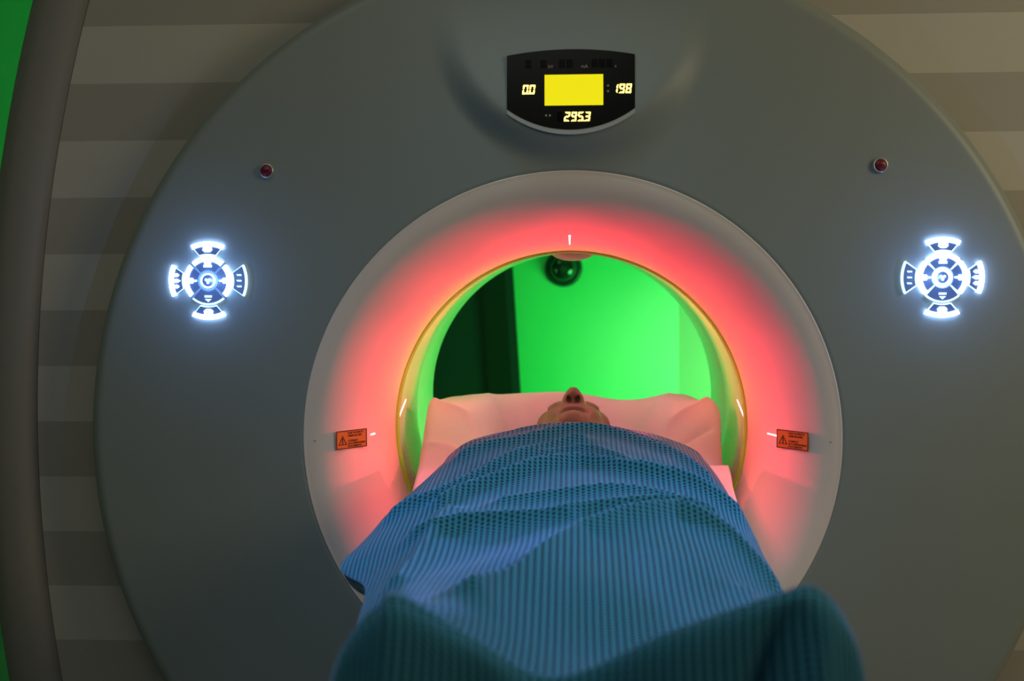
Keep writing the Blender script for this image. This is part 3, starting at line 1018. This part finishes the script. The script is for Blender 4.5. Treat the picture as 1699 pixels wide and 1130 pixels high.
# neck and body lying on the mattress
B = cap((HC.x, .36, .905), (.004, .13, .905), .072, .076, False)
B = un(B, cap((-.15, .07, .902), (.15, .07, .902), .062, .062, False, 1.0), .05)
B = un(B, ell((0, -.09, .892), (.19, .22, .066), False), .05)
B = un(B, ell((0, -.32, .880), (.165, .22, .052), False), .05)
B = un(B, ell((0, -.50, .872), (.165, .14, .042), False), .05)
for s in (-1, 1):
    B = un(B, cap((s * .175, .06, .895), (s * .255, -.20, .868), .046, .037, False), .03)
    B = un(B, cap((s * .255, -.20, .868), (s * .235, -.43, .862), .036, .026, False), .02)
    B = un(B, ell((s * .225, -.49, .858), (.036, .062, .018), False), .02)
    for q in range(4):
        B = un(B, cap((s * (.203 + .015 * q), -.53, .858), (s * (.200 + .015 * q), -.585 - (.012 if q in (1, 2) else 0), .850), .0085, .007, False), .006)
    B = un(B, cap((s * .195, -.47, .862), (s * .178, -.525, .860), .010, .008, False), .008)
    kx_ = .105 if s < 0 else .115
    B = un(B, cap((s * .085, -.52, .874), (s * kx_, -.80, .872), .044, .040, False), .03)
    fx = -.142 if s < 0 else .19
    B = un(B, cap((s * kx_, -.80, .872), (fx * .88, -1.08, .862), .040, .026, False), .03)
    B = un(B, cap((fx * .88, -1.10, .866), (fx, -1.135, .985), .034, .026, False), .025)
    B = un(B, cap((fx * .88, -1.10, .862), (fx * .88, -1.07, .858), .034, .03, False), .02)
D = un(D, B, .022)


def surface_nets(xs, ys, zs, D):
    ins = D < 0
    c = [ins[i:D.shape[0] - 1 + i, j:D.shape[1] - 1 + j, k:D.shape[2] - 1 + k] for i in (0, 1) for j in (0, 1) for k in (0, 1)]
    al = c[0].copy()
    an = c[0].copy()
    for q in c[1:]:
        al &= q
        an |= q
    act = an & ~al
    I, J, K = np.nonzero(act)
    idx = np.full(act.shape, -1, np.int64)
    idx[I, J, K] = np.arange(len(I))
    P = np.zeros((len(I), 3))
    W_ = np.zeros(len(I))
    cor = [(i, j, k) for i in (0, 1) for j in (0, 1) for k in (0, 1)]
    for a in cor:
        for ax in range(3):
            if a[ax]:
                continue
            b = list(a)
            b[ax] = 1
            da = D[I + a[0], J + a[1], K + a[2]]
            db = D[I + b[0], J + b[1], K + b[2]]
            m = (da < 0) != (db < 0)
            t = np.where(m, da / np.where(m, da - db, 1), 0)
            pa = np.stack([xs[I + a[0]], ys[J + a[1]], zs[K + a[2]]], 1)
            pb = np.stack([xs[I + b[0]], ys[J + b[1]], zs[K + b[2]]], 1)
            P += np.where(m[:, None], pa + (pb - pa) * t[:, None], 0)
            W_ += m
    P /= W_[:, None]
    F_ = []
    nx, ny, nz = D.shape
    # edges along x, y, z
    m = ins[:-1, 1:-1, 1:-1] != ins[1:, 1:-1, 1:-1]
    i, j, k = np.nonzero(m)
    j += 1
    k += 1
    F_.append(np.stack([idx[i, j - 1, k - 1], idx[i, j, k - 1], idx[i, j, k], idx[i, j - 1, k]], 1))
    m = ins[1:-1, :-1, 1:-1] != ins[1:-1, 1:, 1:-1]
    i, j, k = np.nonzero(m)
    i += 1
    k += 1
    F_.append(np.stack([idx[i - 1, j, k - 1], idx[i, j, k - 1], idx[i, j, k], idx[i - 1, j, k]], 1))
    m = ins[1:-1, 1:-1, :-1] != ins[1:-1, 1:-1, 1:]
    i, j, k = np.nonzero(m)
    i += 1
    j += 1
    F_.append(np.stack([idx[i - 1, j - 1, k], idx[i, j - 1, k], idx[i, j, k], idx[i - 1, j, k]], 1))
    return P, np.vstack(F_)


PV, PF = surface_nets(gx, gyv, gz, D)
person = obj('person', PV, PF, 'skin', None, True)
tag(person, 'patient lying face up in the bore, covered to the neck by the blue blanket', 'person')
smo = person.modifiers.new('relax', 'SMOOTH')
smo.factor = 0.5
smo.iterations = 2
# hair: a cap over the back of the skull
hv, hf = [], []
na, nb = 48, 26
for i in range(nb + 1):
    for j in range(na):
        th, ph = PI * 0.58 * i / nb, 2 * PI * j / na
        k = 1.045 + 0.012 * math.sin(9 * ph + 3 * th)
        hv.append(hw(.076 * k * math.sin(th) * math.cos(ph), -.012 + .086 * k * math.sin(th) * math.sin(ph) * (0.86 if math.sin(ph) > 0 else 1.0),
                     .030 + .092 * k * math.cos(th)))
for i in range(nb):
    for j in range(na):
        hf.append((i * na + j, i * na + (j + 1) % na, (i + 1) * na + (j + 1) % na, (i + 1) * na + j))
obj('hair', hv, hf, 'hair', person, True)
# eyelashes
ev, ef = [], []
for s in (-1, 1):
    for q in range(11):
        x0 = s * (.020 + .0024 * q)
        base = Vector(hw(x0, .0765 - .0007 * abs(q - 5), .0075))
        tip = Vector(hw(x0 + s * (q - 3) * .0012, .0885 - .0008 * abs(q - 5), .000))
        mid = (base + tip) / 2 + Vector((0, -.0015, -.0012))
        o = len(ev)
        for p, w in ((base, .00035), (mid, .0003), (tip, .00006)):
            ev += [p + Vector((-w, 0, -w)), p + Vector((w, 0, -w)), p + Vector((0, 0, w))]
        for r_ in range(2):
            for c_ in range(3):
                ef.append((o + r_ * 3 + c_, o + r_ * 3 + (c_ + 1) % 3, o + r_ * 3 + 3 + (c_ + 1) % 3, o + r_ * 3 + 3 + c_))
el = obj('eyelashes', ev, ef, 'hair', person)
el['kind'] = 'stuff'

# ================================================================== the blanket
BROWS = [
(.12,[(-0.268,0.8),(-0.264,0.86),(-0.257,0.9),(-0.248,0.93),(-0.231,0.957),(-0.185,0.989),(-0.1,1.008),(0,1.019),(0.1,1.005),(0.18,0.988),(0.245,0.963),(0.256,0.93),(0.264,0.9),(0.268,0.86),(0.272,0.8)]),
(.04,[(-0.201,0.89),(-0.231,0.894),(-0.247,0.904),(-0.255,0.918),(-0.251,0.93),(-0.2,0.982),(-0.1,1.006),(0,1.013),(0.1,1.007),(0.195,0.985),(0.255,0.95),(0.268,0.92),(0.27,0.906),(0.26,0.89),(0.228,0.884)]),
(-.12,[(-0.251,0.865),(-0.281,0.869),(-0.297,0.879),(-0.305,0.893),(-0.301,0.905),(-0.23,0.962),(-0.115,0.988),(0,0.993),(0.105,0.992),(0.2,0.973),(0.265,0.936),(0.288,0.901),(0.29,0.887),(0.28,0.871),(0.248,0.865)]),
(-.32,[(-0.277,0.845),(-0.307,0.849),(-0.323,0.859),(-0.331,0.873),(-0.327,0.885),(-0.25,0.932),(-0.125,0.957),(0,0.967),(0.105,0.967),(0.195,0.952),(0.265,0.912),(0.3,0.871),(0.302,0.857),(0.292,0.841),(0.26,0.835)]),
(-.42,[(-0.285,0.837),(-0.315,0.841),(-0.331,0.851),(-0.339,0.865),(-0.335,0.877),(-0.25,0.922),(-0.125,0.945),(0,0.957),(0.105,0.966),(0.19,0.956),(0.262,0.912),(0.299,0.871),(0.301,0.857),(0.291,0.841),(0.259,0.835)]),
(-.55,[(-0.227,0.841),(-0.257,0.845),(-0.273,0.855),(-0.281,0.869),(-0.277,0.881),(-0.215,0.915),(-0.115,0.932),(0,0.953),(0.095,0.967),(0.18,0.952),(0.25,0.91),(0.292,0.866),(0.294,0.852),(0.284,0.836),(0.252,0.83)]),
(-.75,[(-0.202,0.852),(-0.232,0.856),(-0.248,0.866),(-0.256,0.88),(-0.252,0.892),(-0.2,0.925),(-0.12,0.945),(-0.03,0.954),(0.07,0.938),(0.16,0.928),(0.235,0.895),(0.28,0.858),(0.282,0.844),(0.272,0.828),(0.24,0.822)]),
(-.95,[(-0.168,0.89),(-0.198,0.894),(-0.214,0.904),(-0.222,0.918),(-0.218,0.93),(-.175,.957),(-.12,.970),(-0.03,0.925),(0.06,0.905),(0.14,0.91),(0.21,0.9),(0.258,0.865),(0.26,0.851),(0.25,0.835),(0.218,0.829)]),
(-1.1,[(-0.238,0.7),(-0.235,0.77),(-0.228,0.84),(-0.219,0.9),(-0.205,0.95),(-0.178,0.998),(-0.148,1.014),(-0.06,0.94),(0.04,0.925),(0.12,0.955),(0.19,0.992),(0.232,0.965),(0.249,0.9),(0.257,0.84),(0.262,0.78)]),
(-1.165,[(-0.222,0.7),(-0.216,0.8),(-0.208,0.9),(-0.197,0.965),(-0.18,1.004),(-0.16,1.026),(-0.14,1.034),(-0.07,0.993),(0,0.965),(0.09,1),(0.175,1.032),(0.215,1.038),(.238,1.004),(.251,.945),(.262,.80)]),
(-1.19,[(-0.222,0.68),(-0.214,0.8),(-0.207,0.92),(-0.196,0.978),(-0.179,1.007),(-0.16,1.026),(-0.14,1.036),(-0.075,1.004),(-0.008,0.974),(0.09,1.015),(0.172,1.041),(0.206,1.048),(0.236,1.02),(0.251,0.965),(0.263,0.8)]),
(-1.21,[(-0.222,0.66),(-0.214,0.78),(-0.206,0.88),(-0.195,0.945),(-0.178,0.975),(-0.159,0.998),(-0.139,1.01),(-0.075,0.975),(-0.008,0.94),(0.09,0.985),(0.172,1.013),(0.206,1.02),(0.236,0.988),(0.251,0.93),(0.263,0.78)]),
(-1.235,[(-0.222,0.64),(-0.214,0.7),(-0.206,0.76),(-0.195,0.82),(-0.178,0.85),(-0.159,0.87),(-0.139,0.88),(-0.075,0.855),(-0.008,0.83),(0.09,0.86),(0.172,0.89),(0.206,0.89),(0.234,0.87),(0.248,0.82),(0.266,0.66)]),
(-1.245,[(-0.222,0.6),(-0.214,0.61),(-0.206,0.62),(-0.195,0.63),(-0.178,0.63),(-0.159,0.63),(-0.139,0.63),(-0.075,0.625),(-0.008,0.62),(0.09,0.62),(0.172,0.63),(0.206,0.63),(0.234,0.63),(0.248,0.62),(0.266,0.6)]),
]
NU, NV = 331, 521
S = sheet_surface(BROWS, NU, NV)
# weave coordinates before the folds
du = np.linalg.norm(np.diff(S, axis=1), axis=2)
cu = np.concatenate([np.zeros((NV, 1)), np.cumsum(du, 1)], 1)
cu -= np.array([[np.interp(0.0, S[q, :, 0], cu[q])] for q in range(NV)])
dv = np.linalg.norm(np.diff(S[:, NU // 2], axis=0), axis=1)
cvv = np.concatenate([[0], np.cumsum(dv)])
UVs = np.stack([cu, np.repeat(cvv[:, None], NU, 1)], -1).reshape(-1, 2)
FOLD = np.zeros(S.shape[:2])
for pts, amp, w in (
        ([(-.281, -.298), (-.22, -.292), (-.165, -.226), (-.087, -.136), (.016, -.043)], .010, .022),
        ([(-.20, -.33), (-.176, -.292), (-.129, -.26), (-.059, -.211), (.017, -.172), (.044, -.180), (.085, -.204), (.145, -.219), (.19, -.226), (.217, -.24), (.27, -.267)], .012, .024),
        ([(-.069, -.136), (.011, -.086), (.042, -.091), (.09, -.149), (.12, -.200)], .006, .018),
        ([(-.004, -.462), (.039, -.447), (.098, -.455), (.156, -.447), (.21, -.443)], .012, .026),
        ([(-.22, -.47), (-.16, -.451), (-.116, -.455), (-.004, -.468)], .011, .026),
        ([(-.185, -.38), (-.191, -.414), (-.201, -.504), (-.212, -.613), (-.22, -.68)], .009, .026),
        ([(-.19, -.08), (-.155, -.054), (-.101, -.032), (-.005, .022), (.061, .026), (.123, -.018), (.183, -.061), (.235, -.14)], .009, .020),
        ([(-.20, .03), (-.10, .075), (.0, .085), (.09, .07), (.18, .02)], .004, .016),
        ([(-.101, -.9), (-.057, -.8), (-.023, -.7), (.014, -.6), (.072, -.55), (.153, -.5), (.23, -.52), (.275, -.60)], .014, .030),
        ([(-.10, -.36), (-.03, -.34), (.05, -.33), (.13, -.33), (.20, -.35)], .007, .022),
        ([(.205, -.95), (.215, -.85), (.225, -.70)], .008, .03)):
    T_ = np.zeros_like(S)
    T_[..., :2] = S[..., :2]
    crease(T_, pts, amp * 2.0, w * 0.72, 1.2)
    FOLD = np.maximum(FOLD, T_[..., 2]) + 0.25 * np.minimum(FOLD, T_[..., 2])
S[..., 2] += FOLD
rng = np.random.RandomState(3)
wob = np.zeros(S.shape[:2])
for k in range(10):
    ax_, ay_, ph = rng.uniform(8, 34), rng.uniform(8, 30), rng.uniform(0, 6.28)
    wob += np.sin(S[..., 0] * ax_ * rng.choice([-1, 1]) + S[..., 1] * ay_ + ph) * .0007
S[..., 2] += wob
# pleats in the part that hangs over the feet
hang = sstep(1.195, 1.225, -S[..., 1])
for x0, w_, am in ((.172, .016, .022), (.212, .012, -.010), (.10, .03, -.006), (-.06, .03, .010), (-.15, .02, -.006)):
    S[..., 1] += hang * am * np.exp(-((S[..., 0] - x0 - .25 * (S[..., 2] - 1.0)) / w_) ** 2)
blanket = obj('cellular_blanket', S.reshape(-1, 3), grid_faces(NV, NU), 'blanket', None, True)
tag(blanket, 'blue cellular weave blanket draped over the lying patient and raised over the feet', 'blanket')
me = blanket.data
uvl = me.uv_layers.new(name='UVMap')
li = np.empty(len(me.loops), np.int32)
me.loops.foreach_get('vertex_index', li)
uvl.data.foreach_set('uv', UVs[li].astype(np.float32).ravel())
bs = blanket.modifiers.new('thickness', 'SOLIDIFY')
bs.thickness = 0.004
bs.offset = -1.0
